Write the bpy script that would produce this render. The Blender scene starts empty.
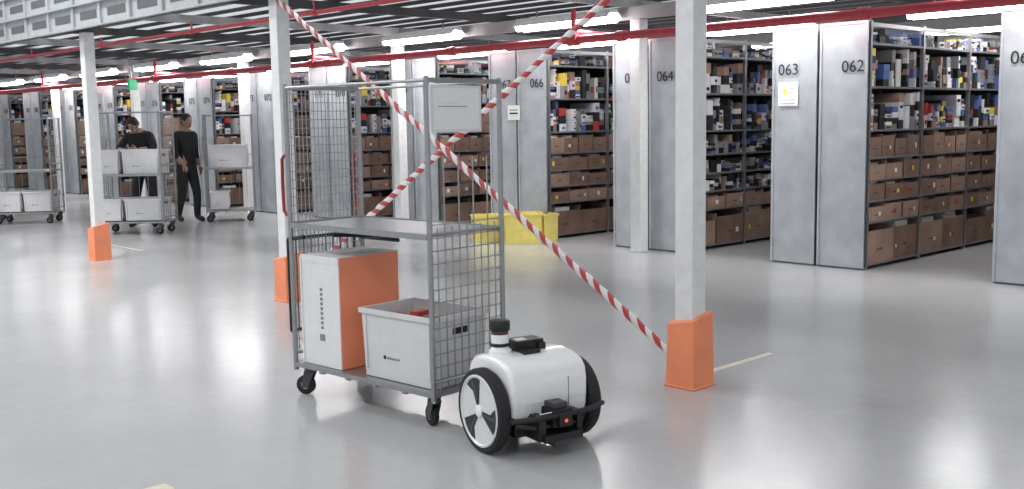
import bpy, math, random
from mathutils import Vector, Matrix

PHI = math.atan2(.690, .724)          # building axis: local X = t (into racks), local Y = s (along racks)
MW = Matrix.Rotation(PHI, 4, 'Z')
def W(t, s, z=0.0):
    return MW @ Vector((t, s, z))

# ------------------------------------------------------------------ materials
def newmat(name):
    m = bpy.data.materials.new(name); m.use_nodes = True
    return m, m.node_tree, m.node_tree.nodes['Principled BSDF']
def mat(name, col, rough=.5, metal=0., var=.06, scale=12., emit=None, estr=0., alpha=None, coat=0., bump=0.):
    m, nt, p = newmat(name)
    tc = nt.nodes.new('ShaderNodeTexCoord'); no = nt.nodes.new('ShaderNodeTexNoise')
    no.inputs['Scale'].default_value = scale; no.inputs['Detail'].default_value = 3
    nt.links.new(tc.outputs['Object'], no.inputs['Vector'])
    cr = nt.nodes.new('ShaderNodeValToRGB')
    c = list(col)
    cr.color_ramp.elements[0].position = .3; cr.color_ramp.elements[1].position = .7
    cr.color_ramp.elements[0].color = [max(0, x*(1-var)) for x in c]+[1]
    cr.color_ramp.elements[1].color = [min(1, x*(1+var)) for x in c]+[1]
    nt.links.new(no.outputs['Fac'], cr.inputs['Fac'])
    nt.links.new(cr.outputs['Color'], p.inputs['Base Color'])
    p.inputs['Roughness'].default_value = rough; p.inputs['Metallic'].default_value = metal
    p.inputs['Coat Weight'].default_value = coat
    if emit:
        p.inputs['Emission Color'].default_value = list(emit)+[1]; p.inputs['Emission Strength'].default_value = estr
    if bump:
        b = nt.nodes.new('ShaderNodeBump'); b.inputs['Strength'].default_value = bump; b.inputs['Distance'].default_value = .01
        nt.links.new(no.outputs['Fac'], b.inputs['Height']); nt.links.new(b.outputs['Normal'], p.inputs['Normal'])
    return m

M = {}
M['white'] = mat('white_paint', (.76, .765, .77), .45)
M['beam'] = mat('beam_paint', (.40, .41, .42), .5)
M['galv'] = mat('galvanised_sheet', (.52, .55, .58), .30, .5, .12, 4)
M['galvd'] = mat('galvanised_dark', (.12, .13, .14), .5, .3)
M['steel'] = mat('zinc_steel', (.34, .35, .36), .35, .75, .08, 30)
M['steeld'] = mat('dark_steel', (.08, .08, .085), .45, .4)
M['black'] = mat('black_plastic', (.012, .012, .013), .4, 0, .2)
M['rubber'] = mat('black_rubber', (.012, .012, .013), .7, 0, .2, 40)
M['shell'] = mat('white_shell', (.88, .88, .89), .18, 0, .01, 3, coat=.5)
M['rim'] = mat('wheel_rim', (.70, .71, .72), .3, .1, .03)
M['orange'] = mat('orange_guard', (.90, .29, .14), .5, 0, .08, 6)
M['orangeb'] = mat('orange_print', (.94, .30, .16), .5, 0, .04, 6)
M['carton'] = mat('white_carton', (.80, .80, .80), .6, 0, .03)
M['tote'] = mat('grey_tote', (.68, .68, .69), .45, 0, .04)
M['toted'] = mat('tote_inside', (.40, .40, .41), .5, 0, .04)
M['brown'] = mat('cardboard', (.215, .135, .100), .75, 0, .25, 4)
M['brown2'] = mat('cardboard_light', (.33, .22, .165), .75, 0, .2, 4)
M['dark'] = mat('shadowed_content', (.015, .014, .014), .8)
M['red'] = mat('red_pipe_paint', (.55, .06, .08), .4, 0, .1)
M['redh'] = mat('red_handle', (.38, .03, .035), .4)
M['redbox'] = mat('red_item', (.45, .05, .04), .5)
M['yellow'] = mat('yellow_plastic', (.85, .72, .20), .4, 0, .06)
M['sticky'] = mat('yellow_sticker', (.8, .62, .08), .5)
M['blue'] = mat('blue_item', (.09, .15, .38), .5)
M['pale'] = mat('pale_item', (.72, .74, .78), .5)
M['mid'] = mat('grey_item', (.25, .25, .26), .5)
M['blk'] = mat('black_item', (.014, .014, .015), .5)
M['ceilL'] = mat('deck_slat', (.50, .51, .52), .45, .2, .1, 3)
M['ceilD'] = mat('deck_dark', (.06, .06, .065), .6)
M['line'] = mat('floor_line', (.66, .60, .45), .4, 0, .1, 20)
M['cloth'] = mat('black_clothing', (.012, .012, .014), .8, 0, .3, 20)
M['cloth2'] = mat('charcoal_trousers', (.02, .02, .024), .8, 0, .3, 20)
M['skin'] = mat('skin', (.36, .23, .17), .5, 0, .05)
M['hair'] = mat('hair', (.015, .011, .009), .6, 0, .3, 60)
M['ink'] = mat('ink', (.01, .01, .01), .6)
M['paper'] = mat('paper', (.78, .78, .76), .6, 0, .02)
M['lamp'] = mat('lamp_tube', (1, 1, 1), .5, 0, 0, 3, emit=(1, 1, 1), estr=10)
M['ledr'] = mat('red_led', (.7, .05, .05), .4, emit=(1, .1, .1), estr=.8)
M['exit'] = mat('exit_green', (.01, .30, .13), .4, emit=(.02, .6, .28), estr=.35)
M['wall'] = mat('wall_paint', (.45, .46, .47), .7, 0, .05, 1)
M['amber'] = mat('lidar_window', (.10, .04, .035), .08, 0, .05)
M['galvshelf'] = mat('shelf_sheet', (.22, .225, .24), .45, .4)

def floor_mat():
    m, nt, p = newmat('polished_concrete')
    tc = nt.nodes.new('ShaderNodeTexCoord')
    n1 = nt.nodes.new('ShaderNodeTexNoise'); n1.inputs['Scale'].default_value = .55; n1.inputs['Detail'].default_value = 6
    n2 = nt.nodes.new('ShaderNodeTexNoise'); n2.inputs['Scale'].default_value = 9; n2.inputs['Detail'].default_value = 8
    nt.links.new(tc.outputs['Object'], n1.inputs['Vector']); nt.links.new(tc.outputs['Object'], n2.inputs['Vector'])
    mx = nt.nodes.new('ShaderNodeMath'); mx.operation = 'MULTIPLY_ADD'; mx.inputs[1].default_value = .35
    nt.links.new(n2.outputs['Fac'], mx.inputs[0]); nt.links.new(n1.outputs['Fac'], mx.inputs[2])
    cr = nt.nodes.new('ShaderNodeValToRGB')
    cr.color_ramp.elements[0].position = .45; cr.color_ramp.elements[0].color = (.42, .425, .43, 1)
    cr.color_ramp.elements[1].position = .9; cr.color_ramp.elements[1].color = (.50, .505, .51, 1)
    nt.links.new(mx.outputs[0], cr.inputs['Fac']); nt.links.new(cr.outputs['Color'], p.inputs['Base Color'])
    mr = nt.nodes.new('ShaderNodeMapRange'); mr.inputs['To Min'].default_value = .14; mr.inputs['To Max'].default_value = .26
    nt.links.new(n1.outputs['Fac'], mr.inputs['Value']); nt.links.new(mr.outputs['Result'], p.inputs['Roughness'])
    b = nt.nodes.new('ShaderNodeBump'); b.inputs['Strength'].default_value = .05; b.inputs['Distance'].default_value = .01
    nt.links.new(n2.outputs['Fac'], b.inputs['Height']); nt.links.new(b.outputs['Normal'], p.inputs['Normal'])
    p.inputs['Specular IOR Level'].default_value = .5
    return m
M['floor'] = floor_mat()

def stripe_mat():
    m, nt, p = newmat('barrier_tape_stripes')
    tc = nt.nodes.new('ShaderNodeTexCoord'); sx = nt.nodes.new('ShaderNodeSeparateXYZ')
    nt.links.new(tc.outputs['Object'], sx.inputs[0])
    a = nt.nodes.new('ShaderNodeMath'); a.operation = 'MULTIPLY_ADD'; a.inputs[1].default_value = 1.3
    nt.links.new(sx.outputs['Z'], a.inputs[0]); nt.links.new(sx.outputs['X'], a.inputs[2])
    a2 = nt.nodes.new('ShaderNodeMath'); a2.operation = 'MULTIPLY_ADD'; a2.inputs[1].default_value = .8
    nt.links.new(sx.outputs['Y'], a2.inputs[0]); nt.links.new(a.outputs[0], a2.inputs[2])
    d = nt.nodes.new('ShaderNodeMath'); d.operation = 'DIVIDE'; d.inputs[1].default_value = .14
    nt.links.new(a2.outputs[0], d.inputs[0])
    fr = nt.nodes.new('ShaderNodeMath'); fr.operation = 'FRACT'; nt.links.new(d.outputs[0], fr.inputs[0])
    gt = nt.nodes.new('ShaderNodeMath'); gt.operation = 'GREATER_THAN'; gt.inputs[1].default_value = .52
    nt.links.new(fr.outputs[0], gt.inputs[0])
    mx = nt.nodes.new('ShaderNodeMix'); mx.data_type = 'RGBA'
    mx.inputs[6].default_value = (.70, .69, .69, 1); mx.inputs[7].default_value = (.46, .05, .055, 1)
    nt.links.new(gt.outputs[0], mx.inputs[0]); nt.links.new(mx.outputs[2], p.inputs['Base Color'])
    p.inputs['Roughness'].default_value = .35
    return m
M['stripe'] = stripe_mat()

# ------------------------------------------------------------------ mesh builder
class MB:
    def __init__(s): s.v = []; s.f = []; s.m = []; s.names = []
    def mi(s, k):
        if k not in s.names: s.names.append(k)
        return s.names.index(k)
    def box(s, x0, x1, y0, y1, z0, z1, k, skip=()):
        i = len(s.v); k = s.mi(k)
        s.v += [(x0,y0,z0),(x1,y0,z0),(x1,y1,z0),(x0,y1,z0),(x0,y0,z1),(x1,y0,z1),(x1,y1,z1),(x0,y1,z1)]
        fs = [(0,3,2,1),(4,5,6,7),(0,1,5,4),(1,2,6,5),(2,3,7,6),(3,0,4,7)]
        for n, q in enumerate(fs):
            if n in skip: continue
            s.f.append(tuple(i+a for a in q)); s.m.append(k)
    def hexa(s, pts, k):
        i = len(s.v); k = s.mi(k); s.v += [tuple(p) for p in pts]
        for q in [(0,3,2,1),(4,5,6,7),(0,1,5,4),(1,2,6,5),(2,3,7,6),(3,0,4,7)]:
            s.f.append(tuple(i+a for a in q)); s.m.append(k)
    def tube(s, pts, r, k, n=8, caps=True, sq=(1, 1)):
        pts = [Vector(p) for p in pts]; k = s.mi(k); rs = r if isinstance(r, (list, tuple)) else [r]*len(pts)
        base = len(s.v); prev = None
        for i, p in enumerate(pts):
            if i == 0: d = pts[1]-p
            elif i == len(pts)-1: d = p-pts[i-1]
            else: d = (pts[i+1]-p).normalized()+(p-pts[i-1]).normalized()
            d.normalize()
            if prev is None:
                up = Vector((0,0,1)) if abs(d.z) < .9 else Vector((1,0,0))
                u = up.cross(d).normalized()
            else:
                u = (prev - d*prev.dot(d)).normalized()
            prev = u; w = d.cross(u)
            for j in range(n):
                a = 2*math.pi*j/n + (math.pi/4 if n == 4 else 0)
                s.v.append(tuple(p+u*math.cos(a)*rs[i]*sq[0]+w*math.sin(a)*rs[i]*sq[1]))
        for i in range(len(pts)-1):
            for j in range(n):
                a = base+i*n+j; b = base+i*n+(j+1) % n
                s.f.append((a, b, b+n, a+n)); s.m.append(k)
        if caps:
            s.f.append(tuple(base+j for j in reversed(range(n)))); s.m.append(k)
            e = base+(len(pts)-1)*n
            s.f.append(tuple(e+j for j in range(n))); s.m.append(k)
    def cyl(s, p0, p1, r, k, n=20): s.tube([p0, p1], r, k, n)
    def prism(s, poly, y0, y1, k, plane='xz'):
        i = len(s.v); k = s.mi(k); n = len(poly)
        for y in (y0, y1):
            for a, b in poly:
                s.v.append({'xz': (a, y, b), 'xy': (a, b, y), 'yz': (y, a, b)}[plane])
        s.f.append(tuple(i+j for j in range(n))); s.m.append(k)
        s.f.append(tuple(i+n+j for j in reversed(range(n)))); s.m.append(k)
        for j in range(n):
            a = i+j; b = i+(j+1) % n
            s.f.append((a, a+n, b+n, b)); s.m.append(k)
    def lathe(s, prof, c, k, n=24, axis='z'):
        # prof [(r,h)]
        base = len(s.v); k = s.mi(k)
        for r, h in prof:
            for j in range(n):
                a = 2*math.pi*j/n; x = r*math.cos(a); y = r*math.sin(a)
                p = {'z': (x, y, h), 'y': (x, h, y), 'x': (h, x, y)}[axis]
                s.v.append((c[0]+p[0], c[1]+p[1], c[2]+p[2]))
        for i in range(len(prof)-1):
            for j in range(n):
                a = base+i*n+j; b = base+i*n+(j+1) % n
                s.f.append((a, b, b+n, a+n)); s.m.append(k)
        s.f.append(tuple(base+j for j in range(n))); s.m.append(k)
        e = base+(len(prof)-1)*n
        s.f.append(tuple(e+j for j in range(n))); s.m.append(k)
    def ell(s, c, r, k, n=16, m=10, rot=None):
        base = len(s.v); k = s.mi(k); c = Vector(c)
        for i in range(m+1):
            th = math.pi*i/m
            for j in range(n):
                a = 2*math.pi*j/n
                p = Vector((r[0]*math.sin(th)*math.cos(a), r[1]*math.sin(th)*math.sin(a), r[2]*math.cos(th)))
                if rot: p = rot @ p
                s.v.append(tuple(c+p))
        for i in range(m):
            for j in range(n):
                a = base+i*n+j; b = base+i*n+(j+1) % n
                s.f.append((a, a+n, b+n, b)); s.m.append(k)
    def mesh(s, name, smooth=None):
        me = bpy.data.meshes.new(name); me.from_pydata(s.v, [], s.f)
        for k in s.names: me.materials.append(M[k])
        me.polygons.foreach_set('material_index', s.m)
        me.update(); me.validate()
        import bmesh
        bm = bmesh.new(); bm.from_mesh(me); bmesh.ops.recalc_face_normals(bm, faces=bm.faces); bm.to_mesh(me); bm.free()
        if smooth:
            me.polygons.foreach_set('use_smooth', [True]*len(me.polygons)); me.set_sharp_from_angle(angle=math.radians(smooth))
        return me
    def obj(s, name, parent=None, bevel=0, smooth=None, loc=None, rot=None, seg=2):
        o = bpy.data.objects.new(name, s.mesh(name, smooth)); bpy.context.collection.objects.link(o)
        if parent: o.parent = parent
        if loc is not None: o.location = loc
        if rot is not None: o.rotation_euler = rot
        if bevel:
            b = o.modifiers.new('bevel', 'BEVEL'); b.width = bevel; b.segments = seg; b.limit_method = 'ANGLE'; b.angle_limit = math.radians(35)
            if smooth is None:
                o.data.polygons.foreach_set('use_smooth', [True]*len(o.data.polygons)); b.harden_normals = True
        return o
def empty(name, loc=(0, 0, 0), rz=0.):
    e = bpy.data.objects.new(name, None); bpy.context.collection.objects.link(e)
    e.location = loc; e.rotation_euler = (0, 0, rz); e.empty_display_size = .2
    return e
def inst(name, me, parent, loc=(0, 0, 0), rz=0.):
    o = bpy.data.objects.new(name, me); bpy.context.collection.objects.link(o)
    o.parent = parent; o.location = loc; o.rotation_euler = (0, 0, rz); return o
def text(body, size, parent, loc, rot, name='label_text', k='ink'):
    c = bpy.data.curves.new(name, 'FONT'); c.body = body; c.size = size; c.extrude = .0008; c.align_x = 'CENTER'; c.align_y = 'CENTER'
    c.materials.append(M[k]); o = bpy.data.objects.new(name, c); bpy.context.collection.objects.link(o)
    o.parent = parent; o.location = loc; o.rotation_euler = rot; return o

# ------------------------------------------------------------------ room shell
b = MB(); b.box(-22, 30, -20, 52, -.1, 0, 'floor'); b.obj('floor', rot=(0, 0, PHI))
# mezzanine deck of steel slats; gaps added so world light shows as white streaks
b = MB()
t = 5.02; R = random.Random(5)
while t < 26:
    b.box(t, t+.20, -8, 46, 3.075, 3.081, 'ceilL')
    b.box(t+.0, t+.012, -8, 46, 3.03, 3.075, 'ceilD')
    t += .45
b.box(25.9, 26, -8, 46, 3.0, 3.16, 'ceilD')
b.obj('ceiling', rot=(0, 0, PHI))
b = MB()
for i in range(-3, 22):
    s = 3.76-.05+i*2.28
    b.box(5.06, 26, s-.03, s+.03, 2.93, 3.029, 'ceilD' if i % 2 else 'beam')
for t in (9.85, 14.8, 19.6):
    b.box(t-.05, t+.05, -8, 46, 2.78, 2.929, 'beam')
b.obj('ceiling_joists', rot=(0, 0, PHI))
b = MB(); b.box(26, 26.15, -8, 46, 0, 5, 'wall')
b.obj('wall_back', rot=(0, 0, PHI))
b = MB(); b.box(-22, 26, 46, 46.15, 0, 5, 'wall'); b.obj('wall_left', rot=(0, 0, PHI))

# fascia beam at mezzanine edge
b = MB()
b.box(4.96, 5.0, -8, 46, 2.74, 3.30, 'beam')
b.box(4.90, 5.0, -8, 46, 2.74, 2.76, 'galv'); b.box(4.90, 5.0, -8, 46, 3.28, 3.30, 'galv')
b.box(4.90, 5.0, -8, 46, 3.00, 3.02, 'galv')
s = -8
while s < 46:
    b.box(4.93, 4.96, s, s+.06, 2.76, 3.28, 'galv')
    for z in (2.84, 3.10):
        b.box(4.955, 4.961, s+.16, s+.62, z, z+.09, 'galvd')
    s += .76
s = -8
while s < 46:
    b.box(5.0, 5.04, s, s+.04, 3.16, 4.35, 'galv'); s += 1.5
b.box(5.0, 5.04, -8, 46, 4.31, 4.35, 'galv'); b.box(5.0, 5.04, -8, 46, 3.80, 3.84, 'galv')
b.obj('mezzanine_edge_beam', rot=(0, 0, PHI))
b = MB(); b.box(6.6, 6.65, -8, 46, 3.17, 5.2, 'beam')
s = -8
while s < 46:
    b.box(6.56, 6.6, s, s+.05, 3.17, 5.2, 'galvd'); s += 1.0
for z in (3.6, 4.1, 4.6): b.box(6.5, 6.6, -8, 46, z, z+.04, 'white')
b.obj('upper_level_partition', rot=(0, 0, PHI))

# ------------------------------------------------------------------ columns
def column(t, s, guard=True, w=.065):
    e = empty('steel_column', W(t, s), PHI)
    b = MB(); b.box(-w, w, -w, w, 0, 2.74 if t < 6 else 2.78, 'white')
    b.box(-w-.03, w+.03, -w-.03, w+.03, 0, .012, 'beam')
    b.obj('shaft', e, bevel=.008)
    if guard:
        b = MB(); g = .105
        c = [(-g, -g), (g, -g), (g, g), (-g, g)]
        hz = [.415, .45, .445, .38]     # corner facing away from traffic is cut lower
        b.hexa([(x, y, .0) for x, y in c]+[(x*.93, y*.93, z) for (x, y), z in zip(c, hz)], 'orange')
        b.box(-g-.008, g+.008, -g-.008, g+.008, 0, .012, 'orange')
        b.obj('impact_guard', e, bevel=.006)
    return e
for (t, s) in ((5.05, 3.76), (5.11, 8.33), (5.17, 12.76), (5.1, 17.4), (5.1, 22.0), (5.1, 26.5), (5.1, 31)): column(t, s)
for s in (3.40, 8.12, 12.80, 17.4, 22.0, 26.5, 31): column(9.88, s, False, .075)

# X bracing wrapped in striped tape
def brace(p0, p1, rad):
    p = W(*p0); q = W(*p1); d = q-p; L = d.length
    b = MB(); n = 60
    rnd = random.Random(int(p0[2]*100))
    pts = []
    for i in range(n+1): pts.append((L*i/n, rnd.uniform(-.003, .003), rnd.uniform(-.004, .004)))
    b.tube(pts, [rad*rnd.uniform(.82, 1.15) for _ in pts], 'stripe', 8, sq=(.35, 1))
    o = b.obj('taped_cross_brace', smooth=50)
    x = d.normalized(); y = (MW.to_3x3() @ Vector((1, 0, 0))); zz = x.cross(y).normalized(); y = zz.cross(x)
    o.matrix_world = Matrix(((x.x, y.x, zz.x, p.x), (x.y, y.y, zz.y, p.y), (x.z, y.z, zz.z, p.z), (0, 0, 0, 1)))
brace((4.965, 3.84, .20), (5.02, 8.26, 2.73), .028)
brace((5.20, 8.26, .20), (5.135, 3.84, 2.73), .028)

# ------------------------------------------------------------------ racks
LR = 9.6; DR = .55; Z0 = 10.12
def half_rack(seed, brownish=.0, nlow=5):
    R = random.Random(seed); b = MB()
    bay = 1.2; nb = int(LR/bay+.01)
    for i in range(nb+1):
        x = i*bay if i else 0.02
        x = min(x, LR-.02)
        for y in (0.0, DR-.06): b.box(x-.018, x+.018, y, y+.04, 0, 2.56, 'steel')
    levels = [.06, .50, .72, .94, 1.17, 1.455, 1.90, 2.34]
    for z in levels: 
        b.box(0, LR, .004, DR-.02, z-.022, z, 'galvshelf')
    b.box(0, LR, DR-.02, DR-.01, 0, 2.5, 'galvd')
    b.box(0, LR, 0.0, .03, 2.50, 2.54, 'steel')
    for i in range(nb):
        x0 = i*bay+.022; x1 = (i+1)*bay-.022
        for li, z in enumerate(levels):
            top = levels[li+1]-.022 if li < 7 else 2.5
            H = top-z
            isb = li < nlow or R.random() < brownish
            if isb:
                n = {0: 2, 1: 3, 2: 3, 3: 3, 4: 4}.get(li, 3)
                w = (x1-x0)/n
                hh = H*.90
                for j in range(n):
                    a = x0+j*w+.003; c = a+w-.006; off = R.uniform(.0, .02)
                    k = 'brown' if R.random() < .65 else 'brown2'
                    lip = hh*R.uniform(.76, .96)
                    b.box(a, c, off, off+.008, z, z+lip, k)
                    b.box(a, a+.008, off, DR-.05, z, z+hh, k); b.box(c-.008, c, off, DR-.05, z, z+hh, k)
                    b.box(a, c, DR-.06, DR-.05, z, z+hh, k)
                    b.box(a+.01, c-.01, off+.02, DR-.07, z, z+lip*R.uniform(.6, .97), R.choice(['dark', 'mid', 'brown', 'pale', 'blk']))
                    if R.random() < .7: b.box(a+w*.2, c-w*.3, off+.03, DR-.1, z+lip*.6, z+min(H*.97, lip*1.16), R.choice(['pale', 'paper', 'mid', 'blue', 'blk', 'pale']))
                    b.box((a+c)/2-.035, (a+c)/2+.035, off-.002, off, z+lip*.4, z+lip*.42+.006, 'ink')
                    if R.random() < .65:
                        sx = R.uniform(a+.02, c-.07); k2 = R.choice(['sticky', 'redbox', 'paper', 'paper', 'sticky', 'paper', 'pale'])
                        b.box(sx, sx+R.uniform(.025, .06), off-.003, off, z+lip*.35, z+lip*.35+R.uniform(.03, .06), k2)
            else:
                x = x0+.005
                while x < x1-.04:
                    w = R.uniform(.04, .14); w = min(w, x1-x)
                    if R.random() < .07: x += w*.6; continue
                    stacks = R.choice([1, 2, 3, 3, 4, 5]); zz = z; hmax = H*R.uniform(.45, .97); off = R.uniform(.0, .07)
                    for q in range(stacks):
                        h = hmax/stacks
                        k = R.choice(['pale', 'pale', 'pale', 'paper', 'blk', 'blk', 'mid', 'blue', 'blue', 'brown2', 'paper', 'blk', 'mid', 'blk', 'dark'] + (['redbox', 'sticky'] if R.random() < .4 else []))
                        dx = R.uniform(0, .015)
                        b.box(x+dx, x+w-.005, off+R.uniform(0, .02), DR-.06, zz, zz+h-.003, k)
                        if k in ('pale', 'paper', 'mid') and R.random() < .6:
                            b.box(x+dx+w*.2, x+w*.7, off-.002, off+.03, zz+h*.3, zz+h*.6, R.choice(['blue', 'ink', 'blk', 'redbox', 'blue']))
                        zz += h
                    x += w
    return b.mesh('rack_bay_stock')
halfs = [half_rack(1), half_rack(2, 0, 2), half_rack(3, .1), half_rack(4, .45)]
def panel_mesh():
    b = MB()
    for y0 in (0.0, .57):
        y1 = y0+.56
        b.box(-.03, -.02, y0+.01, y1-.01, 0.02, 2.56, 'galv')
        for y in (y0+.01, y1-.035): b.box(-.045, -.02, y, y+.025, 0.02, 2.56, 'galv')
        b.box(-.02, 0.0, y0+.03, y1-.03, 0.0, 2.5, 'galvd')
        b.box(-.045, -.03, y0+.035, y1-.035, 2.53, 2.56, 'galv')
    return b.mesh('end_panel')
PM = panel_mesh()
for i in range(-1, 15):
    s0 = 5.29+2.29*i if i >= 0 else 2.87
    e = empty('storage_rack', W(Z0, s0), PHI)
    h1 = halfs[{-1: 0, 0: 0, 1: 1, 2: 2}.get(i, 2+(i % 2))]; h2 = halfs[i % 4]
    inst('shelving_a', h1, e)
    inst('shelving_b', h2, e, (LR, 1.13, 0), math.pi)
    inst('end_panels', PM, e)
    n0 = 62+2*i if i >= 0 else 60
    rot = (math.pi/2, 0, -math.pi/2)
    text('%03d' % n0, .17, e, (-.047, .17 if i != 1 else .30, 2.10), rot, 'number_a')
    text('%03d' % (n0+1), .17, e, (-.047, .92 if i == 0 else (.80 if i > 0 else .90), 2.10), rot, 'number_b')
    if i == 0:
        b = MB(); b.box(-.05, -.046, .80, 1.04, 1.72, 1.97, 'paper')
        b.box(-.0515, -.05, .93, .98, 1.84, 1.90, 'sticky'); b.box(-.0515, -.05, .83, .90, 1.76, 1.84, 'tote')
        for z in (1.74, 1.78, 1.86, 1.90, 1.94): b.box(-.0515, -.05, .83, .92 if z > 1.8 and z < 1.93 else 1.0, z, z+.006, 'mid')
        b.obj('notice', e)
    if i == 2:
        b = MB(); b.box(-.05, -.046, .50, .74, 1.62, 1.82, 'paper'); b.box(-.0515, -.05, .54, .7, 1.70, 1.72, 'ink'); b.box(-.0515, -.05, .54, .7, 1.75, 1.76, 'ink')
        b.obj('notice', e)

# ------------------------------------------------------------------ sprinkler pipes
b = MB()
b.cyl((9.42, -8, 2.56), (9.42, 45.8, 2.56), .048, 'red', 12)
for s in [x*3.0-7 for x in range(17)]:
    b.cyl((9.42, s-.06, 2.56), (9.42, s+.06, 2.56), .062, 'red', 12)
for s in (3.0, 8.75, 14.4, 20, 26):
    b.cyl((9.42, s, 2.56), (9.42, s, 2.92), .03, 'red', 10)
    b.cyl((9.42, s-.08, 2.56), (9.42, s+.08, 2.56), .07, 'red', 12)
    b.cyl((9.42, s, 2.66), (25.5, s, 2.66), .025, 'red', 8)
b.obj('sprinkler_pipe', rot=(0, 0, PHI), smooth=40)
b = MB(); b.cyl((6.45, -8, 2.80), (6.45, 45.8, 2.80), .024, 'red', 10)
for s in [x*2.8-7 for x in range(18)]:
    b.cyl((6.45, s, 2.80), (6.45, s, 2.92), .012, 'red', 8); b.cyl((6.45, s-.04, 2.8), (6.45, s+.04, 2.8), .032, 'red', 10)
b.obj('sprinkler_pipe', rot=(0, 0, PHI), smooth=40)

# ------------------------------------------------------------------ lamps
def lampmesh():
    b = MB()
    b.box(-.07, .07, -.80, .80, .06, .10, 'white')
    b.prism([(-.08, .06), (-.14, .0), (-.13, .0), (-.07, .055), (.07, .055), (.13, .0), (.14, .0), (.08, .06)], -.80, .80, 'white')
    for x in (-.055, .055): b.cyl((x, -.78, -.01), (x, .78, -.01), .05, 'lamp', 10)
    b.box(-.01, .01, -.5, -.48, .10, .18, 'steel'); b.box(-.01, .01, .48, .5, .10, .18, 'steel')
    return b.mesh('lamp')
LM = lampmesh()
def lamp(t, s, light=True, z=2.80):
    e = empty('ceiling_lamp', W(t, s, z), PHI)
    inst('fitting', LM, e)
    if light:
        l = bpy.data.lights.new('tube_light', 'AREA'); l.shape = 'RECTANGLE'; l.size = .25; l.size_y = 1.5; l.energy = LE
        o = bpy.data.objects.new('tube_light', l); bpy.context.collection.objects.link(o); o.parent = e; o.location = (0, 0, -.075)
LE = 27
for i in range(-2, 13): lamp(9.60, 6.24+2.82*i, i < 8)
for i in range(-2, 10): lamp(12.4, 5.2+2.93*i*1.0, i < 5)
for i in range(-1, 9): lamp(15.2, 6.3+2.93*i, i < 4)
for i in range(0, 8): lamp(18.2, 5.5+2.93*i, False)
for (t, s, en) in ((-1.5, 1, 110), (-1.5, 7, 120), (-1.5, 13, 200), (2.4, 12, 290), (2.4, 19, 200)):  # unseen area lights added to brighten the floor and throw soft shadows
    e = empty('unseen_hall_light', W(t, s, 6.2), PHI)
    b = MB(); b.box(-.3, .3, -1.2, 1.2, .02, .12, 'white'); b.obj('added_housing', e, bevel=.01)
    l = bpy.data.lights.new('strip', 'AREA'); l.shape = 'RECTANGLE'; l.size = .55; l.size_y = 2.3; l.energy = en
    o = bpy.data.objects.new('added_area_light', l); bpy.context.collection.objects.link(o); o.parent = e
e = empty('exit_sign', W(8.8, 19.7, 2.42), PHI-math.radians(40))
b = MB(); b.box(-.02, .02, -.24, .24, -.1, .10, 'exit'); b.box(-.022, -.02, -.1, .1, -.05, .05, 'paper'); b.box(-.01, .01, -.1, -.09, .10, .52, 'steel'); b.box(-.01, .01, .09, .1, .10, .52, 'steel'); b.obj('panel', e, rot=(0, 0, math.pi*0))

# ------------------------------------------------------------------ floor lines
b = MB()
def strip(t0, t1, s0, s1): b.box(t0, t1, s0, s1, 0.0, .0015, 'line')
strip(5.25, 6.12, 3.85, 3.90); strip(1.2, 2.02, 4.32, 4.42); strip(5.9, 5.94, 13.2, 15.0)
b.obj('floor_marking', rot=(0, 0, PHI))

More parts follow.
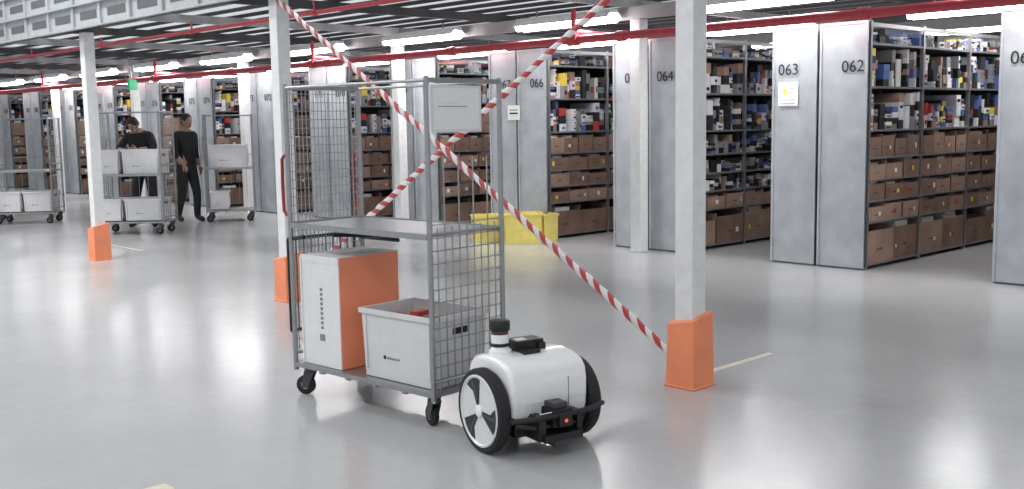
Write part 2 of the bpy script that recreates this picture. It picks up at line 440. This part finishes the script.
# ------------------------------------------------------------------ totes
def tote(name, w, d, h, loc, rz, k='tote', logo=True, fill=None):
    e = empty(name, loc, rz); b = MB(); tp = .012; T = .006
    def wall(ax):
        if ax == 'f': return [(tp, tp, 0), (w-tp, tp, 0), (w-tp, tp+T, 0), (tp, tp+T, 0), (0, 0, h), (w, 0, h), (w, T, h), (0, T, h)]
        if ax == 'b': return [(tp, d-tp-T, 0), (w-tp, d-tp-T, 0), (w-tp, d-tp, 0), (tp, d-tp, 0), (0, d-T, h), (w, d-T, h), (w, d, h), (0, d, h)]
        if ax == 'l': return [(tp, tp, 0), (tp+T, tp, 0), (tp+T, d-tp, 0), (tp, d-tp, 0), (0, 0, h), (T, 0, h), (T, d, h), (0, d, h)]
        return [(w-tp-T, tp, 0), (w-tp, tp, 0), (w-tp, d-tp, 0), (w-tp-T, d-tp, 0), (w-T, 0, h), (w, 0, h), (w, d, h), (w-T, d, h)]
    for a in 'fblr': b.hexa(wall(a), k)
    b.box(tp, w-tp, tp, d-tp, 0, .008, k)
    L = .012
    for (a0, a1, c0, c1) in ((-L, w+L, -L, 0.004), (-L, w+L, d-.004, d+L), (-L, .004, 0.004, d-.004), (w-.004, w+L, 0.004, d-.004)):
        b.box(a0, a1, c0, c1, h-.028, h, k)
    for fx in (.06, .94):
        b.box(w*fx-.006, w*fx+.006, -.004, .012, h*.12, h-.03, k); b.box(w*fx-.006, w*fx+.006, d-.012, d+.004, h*.12, h-.03, k)
    for fy in (.1, .9):
        b.box(-.004, .012, d*fy-.006, d*fy+.006, h*.12, h-.03, k); b.box(w-.012, w+.004, d*fy-.006, d*fy+.006, h*.12, h-.03, k)
    for x in (-.001, w-.0095): b.box(x, x+.0105, d*.36, d*.64, h*.72, h*.72+.035, 'dark')
    if logo:
        b.box(w*.30, w*.33, .0035, .0075, h*.30, h*.35, 'ink')
        for q in range(6): b.box(w*(.35+.03*q), w*(.37+.03*q), .0035, .0075, h*.305, h*.335, 'mid')
        for q in range(6): b.box(w*(.35+.03*q), w*(.37+.03*q), d-.0075, d-.0035, h*.305, h*.335, 'mid')
    b.obj('tub', e, bevel=.002)
    if fill:
        c = MB(); R = random.Random(7)
        for q in range(16):
            x = R.uniform(.05, w-.17); y = R.uniform(.05, d-.15); z = R.uniform(.12, h*.88)
            c.box(x, x+R.uniform(.06, .12), y, y+R.uniform(.05, .1), .01, z+.04, R.choice(fill))
        c.obj('contents', e, bevel=.003)
    return e

# ------------------------------------------------------------------ roll cages
def caster(b, x, y, r=.058, ang=.3):
    c, s = math.cos(ang), math.sin(ang)
    ox, oy = -.03*c, -.03*s
    nx, ny = -s, c
    cx, cy = x+ox, y+oy
    def P(u, w, z): return (cx+c*u+nx*w, cy+s*u+ny*w, z)
    b.tube([P(0, -.016, r), P(0, -.012, r), P(0, .012, r), P(0, .016, r)], [r*.9, r, r, r*.9], 'rubber', 18)
    b.tube([P(0, -.019, r), P(0, .019, r)], r*.45, 'steel', 12)
    for w in (-.024, .024):
        b.hexa([P(-.02, w-.002, r-.015), P(.02, w-.002, r-.015), P(.02, w+.002, r-.015), P(-.02, w+.002, r-.015),
                P(.0, w-.002, .145), P(.065, w-.002, .145), P(.065, w+.002, .145), P(.0, w+.002, .145)], 'steeld')
    b.tube([(x, y, .14), (x, y, .165)], .036, 'steeld', 14)

def roll_cage(loc, rz, Lx, Wy, H, hero=False):
    e = empty('roll_cage', loc, rz); b = MB(); pr = .0145; k = 'steel'
    zb = .185
    for (x, y) in ((0, 0), (Lx, 0), (Lx, Wy), (0, Wy)):
        b.tube([(x, y, .15), (x, y, H-.03), (x, y, H)], [pr, pr, pr*.9], k, 10)
    for z, r in ((zb, .018),):
        for p, q in (((0,0),(Lx,0)), ((Lx,0),(Lx,Wy)), ((Lx,Wy),(0,Wy)), ((0,Wy),(0,0))):
            b.tube([(p[0], p[1], z), (q[0], q[1], z)], r, k, 4)
    b.box(.01, Lx-.01, .01, Wy-.01, zb-.004, zb+.012, 'steel')
    for i in range(1, 5): b.box(Lx*i/5-.015, Lx*i/5+.015, 0, Wy, zb-.03, zb-.004, k)
    for x in (0, Lx):
        b.tube([(x, 0, H-.02), (x, Wy, H-.02)], pr*.9, k, 8)
        b.tube([(x, 0, H*.56), (x, Wy, H*.56)], pr*.6, k, 8)
        b.tube([(x, 0, .25), (x, Wy, .25)], pr*.6, k, 8)
    b.tube([(0, 0, H-.02), (Lx, 0, H-.02)], .009, k, 8)
    b.tube([(0, Wy, H-.02), (Lx, Wy, H-.02)], .009, k, 8)
    if not hero: b.tube([(0, Wy, H*.62), (Lx, Wy, H*.62)], .007, k, 8)
    for i, (x, y) in enumerate(((.07, .05), (Lx-.05, .05), (Lx-.05, Wy-.05), (.07, Wy-.05))):
        caster(b, x, y, ang=(.5, -.3, .7, .2)[i])
    b.obj('frame', e, smooth=40)
    w = MB(); r = .0028
    if hero:
        n = int(Wy/.028)
        for i in range(1, n): y = Wy*i/n; w.box(-r*.7, r*.7, y-r*.7, y+r*.7, .25, H-.02, k)
        z = .28
        while z < H-.03: w.box(-r*.7, r*.7, 0, Wy, z-r*.7, z+r*.7, k); z += .05
        n = 10
        for i in range(1, n):
            y = Wy*i/n; w.box(Lx-r, Lx+r, y-r, y+r, .2, 1.06 if i % 2 else 1.42, k)
        z = .26
        while z < 1.08: w.box(Lx-r-.004, Lx+r-.004, 0, Wy, z-r, z+r, k); z += .068
        w.box(Lx+.014, Lx+.03, .0, Wy*.68, 1.55, 1.79, 'tote'); w.box(Lx+.03, Lx+.032, .02, Wy*.65, 1.565, 1.775, 'carton')
        w.box(Lx+.032, Lx+.033, .05, .2, 1.70, 1.704, 'tote'); w.box(Lx+.032, Lx+.033, .05, .26, 1.68, 1.684, 'mid')
    else:
        for x in (0, Lx):
            n = int(Wy/.07)
            for i in range(1, n): y = Wy*i/n; w.box(x-r, x+r, y-r, y+r, .25, H-.02, k)
            z = .35
            while z < H-.03: w.box(x-r, x+r, 0, Wy, z-r, z+r, k); z += .14
        n = int(Lx/.13)
        for i in range(1, n): x = Lx*i/n; w.box(x-r, x+r, Wy-r, Wy+r, .25, H*.62, k)
    w.obj('wire_mesh', e)
    sh = MB(); zs = 1.02
    sh.box(.012, Lx-.012, .0, Wy-.01, zs, zs+.006, 'steel'); sh.box(.012, Lx-.012, -.012, .004, zs-.02, zs+.012, k); sh.box(.012, Lx-.012, Wy-.012, Wy+.002, zs-.02, zs+.012, k)
    for i in range(12): x = .03+(Lx-.06)*i/11; sh.box(x-.005, x+.005, 0, Wy-.01, zs-.008, zs, k)
    if not hero: sh.v = [(x, y, z-.12) for x, y, z in sh.v]
    sh.obj('shelf', e)
    hd = MB(); kh = 'redh' if hero else 'steel'
    for y in (0, Wy):
        hd.tube([(0, y, 1.07), (-.035, y, 1.075), (-.058, y, 1.10), (-.062, y, 1.25), (-.058, y, 1.40), (-.035, y, 1.425), (0, y, 1.43)], .010, kh, 8)
    hd.obj('handles', e, smooth=50)
    if hero:
        fs = MB()   # folded shelf hanging at the end
        for p, q in (((-.03, 0.0, .38), (-.03, 0.0, .93)), ((-.03, .5, .38), (-.03, .5, .93)), ((-.03, 0, .38), (-.03, .5, .38)), ((-.03, 0, .93), (-.03, .5, .93))):
            fs.tube([p, q], .011, 'black', 8)
        for i in range(1, 9): fs.box(-.033, -.027, .055*i-.003, .055*i+.003, .38, .93, 'steeld')
        for p, q in (((0.0, .52, .93), (.36, .52, .93)), ((-.03, 0, .93), (.10, .02, .95)), ((0.0, .52, .90), (.36, .52, .90)), ((.02, .3, .93), (.38, .52, .93))):
            fs.tube([p, q], .012, 'black', 8)
        fs.obj('folded_shelf', e, smooth=40)
    return e

CX = Vector((.74, -.673, 0)).normalized(); CY = Vector((.673, .74, 0)).normalized(); CR = math.atan2(CX.y, CX.x)
CO = Vector((-1.301, 6.152, 0))
roll_cage(CO, CR, 1.19, .54, 1.835, True)
def C(x, y, z): p = CO+CX*x+CY*y; return (p.x, p.y, z)
e = empty('printed_carton', C(.055, .02, .2), CR)
b = MB()
w, d, h = .35, .45, .645
b.box(0, w, 0, d, 0, h, 'carton'); 
b.box(w, w+.0015, .0, d, 0.0, h, 'orangeb')
b.box(w*.0, w, .0, d, h, h+.002, 'carton'); b.box(.0, w, d/2-.025, d/2+.025, h+.002, h+.0025, 'tote')
b.box(w+.0015, w+.002, .0, .006, 0, h, 'carton')
for q in range(9): b.box(w*.50, w*.57, -.001, 0, .22+.028*q, .22+.028*q+.018, 'mid')
b.box(w*.46, w*.6, -.001, 0, .15, .19, 'mid')
b.obj('body', e, bevel=.004)
b = MB(); b.box(0, .012, -.008, 0, 0, h*.98, 'carton'); b.box(0, w, -.003, 0, h*.94, h, 'carton'); b.obj('flap', e)
tote('storage_tote', .58, .40, .385, C(.585, .03, .2), CR, fill=['redbox', 'pale', 'redbox', 'mid'])

# ------------------------------------------------------------------ mobile robot
RR = math.atan2(-.846, .532)
e = empty('mobile_robot', (.076, 5.125, 0), RR)
b = MB()
prof = [(.165, .155), (.185, .20), (.192, .27), (.192, .34), (.182, .395), (.15, .437), (.08, .458), (.0, .466), (-.10, .462), (-.17, .445), (-.215, .405), (-.235, .34), (-.24, .25), (-.225, .17)]
b.prism(prof, -.224, .224, 'shell')
b.obj('cover', e, bevel=.03, seg=5)
b = MB()
b.box(-.22, .16, -.19, .19, .09, .16, 'black')
b.box(-.34, -.20, -.05, .05, .16, .22, 'steeld')      # tow hitch
b.box(-.37, -.33, -.09, .09, .15, .24, 'black')
b.cyl((0, -.29, .205), (0, .29, .205), .03, 'steeld', 12)
b.cyl((-.17, -.018, .045), (-.17, .018, .045), .045, 'rubber', 18); b.box(-.2, -.14, -.03, .03, .06, .12, 'black')
b.obj('chassis', e, bevel=.004)
b = MB()
b.box(.188, .1945, .10, .103, .17, .36, 'mid'); b.box(.189, .1945, -.15, -.06, .20, .26, 'tote')
b.obj('cover_seam', e)
for sgn, nm in ((-1, 'wheel_1'), (1, 'wheel_2')):
    b = MB(); R = .207; y0 = .232; c = (0, 0, R)
    def Y(v): return sgn*v
    b.lathe([(R*.70, Y(y0)), (R*.95, Y(y0)), (R, Y(y0+.014)), (R, Y(y0+.05)), (R*.965, Y(y0+.064)), (R*.875, Y(y0+.067)), (R*.85, Y(y0+.055)), (R*.5, Y(y0+.05))], c, 'rubber', 48, 'y')
    b.lathe([(R*.86, Y(y0+.05)), (R*.86, Y(y0+.066)), (R*.82, Y(y0+.070)), (R*.78, Y(y0+.063)), (0.001, Y(y0+.060))], c, 'rim', 48, 'y')
    for q in range(3):
        a0 = math.radians(90+120*q+20)
        pts = []
        for (rr, da) in ((.16, -.30), (.50, -.42), (.76, -.44), (.78, -.22), (.785, .0), (.78, .22), (.76, .44), (.50, .20), (.16, .30)):
            pts.append((R*rr*math.cos(a0+da), R+R*rr*math.sin(a0+da)))
        b.prism(pts, Y(y0+.0595), Y(y0+.0635), 'blk')
        pts = []
        for (rr, da) in ((.24, -.10), (.50, -.05), (.72, .02), (.72, .16), (.50, .08), (.24, .10)):
            pts.append((R*rr*math.cos(a0+da), R+R*rr*math.sin(a0+da)))
        b.prism(pts, Y(y0+.0625), Y(y0+.0645), 'steeld')
    b.lathe([(.030, Y(y0+.05)), (.030, Y(y0+.068)), (.024, Y(y0+.072)), (.001, Y(y0+.073))], c, 'shell', 24, 'y')
    b.obj(nm, e, smooth=35)
b = MB(); c = (-.055, -.135, 0)
b.lathe([(.060, .455), (.058, .48), (.046, .49), (.042, .50)], c, 'shell', 28)
b.lathe([(.046, .50), (.048, .503), (.048, .515), (.046, .517)], c, 'black', 28)
b.lathe([(.044, .517), (.044, .560)], c, 'shell', 28)
b.lathe([(.043, .555), (.043, .578)], c, 'amber', 28)
b.lathe([(.049, .578), (.052, .583), (.052, .618), (.047, .630), (.02, .634), (.001, .634)], c, 'black', 28)
b.obj('lidar_tower', e, smooth=35)
b = MB()
b.box(-.12, -.02, -.06, .10, .45, .515, 'black'); b.box(-.02, .05, -.06, .035, .45, .48, 'black'); b.box(-.095, -.045, -.04, .02, .515, .5155, 'paper')
b.box(-.02, .0, .06, .10, .45, .50, 'black')
b.obj('control_box', e, bevel=.005)
b = MB()
b.tube([(.20, -.25, .20), (.255, -.24, .205), (.285, -.16, .208), (.295, 0, .208), (.288, .13, .21), (.275, .20, .214), (.26, .26, .220)], .013, 'black', 10)
b.tube([(.18, -.2, .155), (.25, -.12, .15), (.26, .12, .15), (.18, .2, .155)], .012, 'black', 8)
b.box(.16, .29, -.055, .055, .15, .235, 'black'); b.box(.17, .27, -.04, .04, .235, .262, 'steeld')
b.box(.29, .315, -.035, .035, .155, .21, 'black'); b.cyl((.315, 0, .185), (.321, 0, .185), .009, 'ledr', 14)
b.box(.15, .28, -.13, -.09, .09, .21, 'black'); b.box(.15, .28, .09, .12, .09, .21, 'black')
b.box(.15, .30, -.11, .11, .085, .12, 'black'); b.box(.20, .29, -.045, .045, .055, .085, 'steeld')
b.box(.283, .287, -.13, -.06, .224, .230, 'paper')
b.obj('front_bumper', e, bevel=.003)

# ------------------------------------------------------------------ background roll cages and totes
def cage_at(x, y, rz, Lx, Wy, H, items):
    roll_cage((x, y, 0), rz, Lx, Wy, H); m = Matrix.Translation((x, y, 0)) @ Matrix.Rotation(rz, 4, 'Z')
    for (ix, iy, z, w, d, h) in items:
        q = m @ Vector((ix, iy, z)); tote('storage_tote', w, d, h, q, rz)
rollA = [(.03, .03, .21, .32, .45, .33), (.40, .03, .21, .56, .45, .33), (.03, .03, .912, .32, .45, .36), (.40, .03, .912, .56, .45, .36)]
cage_at(-6.22, 15.75, math.radians(-3), 1.0, .56, 1.85, rollA)
cage_at(-5.10, 17.55, math.radians(12), .78, .56, 1.8, [(.06, .03, .912, .64, .45, .38), (.06, .03, .21, .30, .45, .3)])
cage_at(-8.75, 17.75, math.radians(6), .95, .6, 1.8, [(.02, .03, .21, .40, .5, .34), (.46, .03, .21, .46, .5, .34)])
cage_at(-9.95, 18.2, math.radians(6), .95, .6, 1.8, [(.2, .03, .21, .60, .5, .34)])
tote('yellow_tote', .50, .38, .40, (-.10, 13.66, 0), math.radians(6), 'yellow', False)
tote('yellow_tote', .22, .34, .38, (.42, 13.78, 0), math.radians(25), 'yellow', False)
tote('yellow_tote', .34, .30, .36, (-.49, 13.92, 0), math.radians(12), 'yellow', False)

# ------------------------------------------------------------------ people
def figure(loc, rz, J, facing_tilt=0.):
    e = empty('warehouse_worker', loc, rz)
    names = list(J.keys()); idx = {n: i for i, n in enumerate(names)}
    edges = [('pelvis','waist'),('waist','chest'),('chest','neck0'),('neck0','neck1')]
    for s in 'LR':
        edges += [('chest','sh'+s),('sh'+s,'el'+s),('el'+s,'wr'+s),('pelvis','hip'+s),('hip'+s,'kn'+s),('kn'+s,'an'+s),('an'+s,'toe'+s)]
    me = bpy.data.meshes.new('body'); me.from_pydata([J[n] for n in names], [(idx[a], idx[c]) for a, c in edges], [])
    o = bpy.data.objects.new('body_tmp', me); bpy.context.collection.objects.link(o)
    sk = o.modifiers.new('skin', 'SKIN'); sb = o.modifiers.new('sub', 'SUBSURF'); sb.levels = 2; sb.render_levels = 2
    rad = {'pelvis': (.165, .125), 'waist': (.155, .12), 'chest': (.19, .135), 'neck0': (.085, .075), 'neck1': (.058, .058), 'sh': (.085, .08), 'el': (.058, .055), 'wr': (.035, .032), 'hip': (.115, .11), 'kn': (.075, .075), 'an': (.055, .06), 'toe': (.048, .034)}
    for n in names:
        r = rad.get(n) or rad[n[:-1]]
        me.skin_vertices[0].data[idx[n]].radius = r
        me.skin_vertices[0].data[idx[n]].use_root = (n == 'pelvis')
    dg = bpy.context.evaluated_depsgraph_get(); ev = o.evaluated_get(dg)
    nm = bpy.data.meshes.new_from_object(ev, depsgraph=dg)
    bpy.data.objects.remove(o)
    nm.materials.clear()
    for k in ('cloth', 'cloth2', 'skin', 'blk'): nm.materials.append(M[k])
    J = {n: Vector(p) for n, p in J.items()}
    for p in nm.polygons:
        p.use_smooth = True; c = p.center; best = None
        for a, d in edges:
            A, D = J[a], J[d]; ab = D-A; tt = max(0, min(1, (c-A).dot(ab)/ab.length_squared)); dist = (c-(A+ab*tt)).length
            if best is None or dist < best[0]: best = (dist, a, d, tt)
        _, a, d, tt = best; k = 0
        if a in ('hipL', 'hipR', 'knL', 'knR') or d in ('hipL', 'hipR'): k = 1
        if a.startswith('el') and tt > .45: k = 2
        if d == 'neck1' and tt > .35: k = 2
        if a.startswith('an'): k = 3
        p.material_index = k
    bo = bpy.data.objects.new('body', nm); bpy.context.collection.objects.link(bo); bo.parent = e
    h = MB(); nk = J['neck1']; up = (J['neck1']-J['neck0']).normalized(); fw = Vector((0, 1, 0)); fw = (fw-up*fw.dot(up)).normalized()
    fw = (Matrix.Rotation(facing_tilt, 3, 'X') @ fw); up = (Matrix.Rotation(facing_tilt, 3, 'X') @ up); rt = fw.cross(up)
    Rm = Matrix((rt, fw, up)).transposed(); hc = nk+up*.12+fw*.015
    def H(x, y, z): return hc+Rm @ Vector((x, y, z))
    h.ell(hc, (.075, .093, .115), 'skin', rot=Rm, n=20, m=14)
    h.ell(H(0, .035, -.06), (.055, .062, .055), 'skin', rot=Rm)
    h.tube([H(0, .085, .02), H(0, .108, -.02), H(0, .095, -.032)], [.008, .014, .010], 'skin', 8)
    for s in (-1, 1):
        h.ell(H(s*.077, -.005, -.005), (.010, .020, .030), 'skin', rot=Rm, n=10, m=6)
        h.ell(H(s*.030, .083, .012), (.013, .008, .007), 'paper', rot=Rm, n=10, m=6); h.ell(H(s*.030, .090, .012), (.006, .004, .006), 'ink', rot=Rm, n=8, m=6)
        h.tube([H(s*.016, .091, .032), H(s*.045, .080, .033)], .004, 'hair', 6)
    h.tube([H(-.022, .086, -.058), H(0, .095, -.056), H(.022, .086, -.058)], .005, 'redbox', 6)
    h.ell(H(0, -.016, .028), (.084, .094, .103), 'hair', rot=Rm, n=20, m=12)
    h.ell(H(0, -.05, -.02), (.072, .06, .08), 'hair', rot=Rm)
    h.obj('head', e, smooth=80)
    hm = MB()
    for s, sg in (('L', -1), ('R', 1)):
        wv = J['wr'+s]; d = (wv-J['el'+s]).normalized(); side = d.cross(Vector((sg, 0, 0)))
        side = side.normalized() if side.length > .2 else Vector((0, 1, 0)); nrm = d.cross(side).normalized()
        Hm = Matrix((side, nrm, d)).transposed()
        hm.ell(wv+d*.05, (.042, .017, .055), 'skin', rot=Hm, n=14, m=8)
        for q, ln in enumerate((.066, .076, .070, .055)):
            o1 = (q-1.5)*.021; base = wv+d*.088+side*o1; cur = nrm*(-sg*.012)
            hm.tube([base, base+d*ln*.42+cur*.4, base+d*ln*.75+cur*1.5, base+d*ln*.9+cur*2.6], [.0095, .009, .008, .006], 'skin', 8)
        tb = wv+d*.03+side*.036
        hm.tube([tb, tb+d*.03+side*.025, tb+d*.06+side*.032-nrm*sg*.01], [.012, .011, .008], 'skin', 8)
    hm.obj('hands', e, smooth=80)
    return e
J1 = {'pelvis': (0, 0, .97), 'waist': (0, .03, 1.12), 'chest': (0, .09, 1.34), 'neck0': (0, .14, 1.51), 'neck1': (0, .17, 1.58),
      'shL': (-.19, .11, 1.46), 'elL': (-.32, .22, 1.26), 'wrL': (-.14, .42, 1.26), 'shR': (.19, .11, 1.46), 'elR': (.31, .22, 1.25), 'wrR': (.12, .42, 1.25),
      'hipL': (-.10, 0, .90), 'hipR': (.10, 0, .90), 'knL': (-.14, .03, .50), 'knR': (.14, .05, .50), 'anL': (-.17, -.02, .08), 'anR': (.19, 0, .08), 'toeL': (-.19, .15, .036), 'toeR': (.22, .17, .036)}
figure((-5.90, 16.95, 0), math.radians(170), J1, math.radians(-25))
J2 = {'pelvis': (0, 0, .97), 'waist': (0, .01, 1.12), 'chest': (0, .02, 1.34), 'neck0': (0, .02, 1.51), 'neck1': (0, .035, 1.58),
      'shL': (-.18, .0, 1.46), 'elL': (-.24, -.06, 1.17), 'wrL': (-.23, .05, .93), 'shR': (.18, .02, 1.46), 'elR': (.24, .02, 1.16), 'wrR': (.22, .20, .98),
      'hipL': (-.09, 0, .90), 'hipR': (.09, 0, .90), 'knL': (-.10, .12, .50), 'knR': (.10, -.01, .49), 'anL': (-.10, .10, .08), 'anR': (.10, -.16, .09), 'toeL': (-.11, .27, .036), 'toeR': (.12, .0, .036)}
figure((-5.47, 17.75, 0), math.radians(-125), J2)

# ------------------------------------------------------------------ world
w = bpy.data.worlds.new('hall'); bpy.context.scene.world = w; w.use_nodes = True
bgn = w.node_tree.nodes['Background']; bgn.inputs[0].default_value = (.93, .96, 1, 1); bgn.inputs[1].default_value = .72

# ------------------------------------------------------------------ camera
th = math.atan(123/1050); rho = .0165
F = Vector((0, math.cos(th), -math.sin(th))); R0 = Vector((1, 0, 0)); U0 = Vector((0, math.sin(th), math.cos(th)))
U = U0*math.cos(rho)+R0*math.sin(rho); R = R0*math.cos(rho)-U0*math.sin(rho)
cam = bpy.data.cameras.new('camera'); co = bpy.data.objects.new('camera', cam); bpy.context.collection.objects.link(co)
cam.sensor_width = 36; cam.lens = 36*1050/1024; cam.clip_start = .05; cam.clip_end = 200
m = Matrix((R, U, -F)).transposed().to_4x4(); m.translation = Vector((0, 0, 1.6)); co.matrix_world = m
sc = bpy.context.scene; sc.camera = co
sc.view_settings.view_transform = 'Standard'; sc.view_settings.look = 'None'
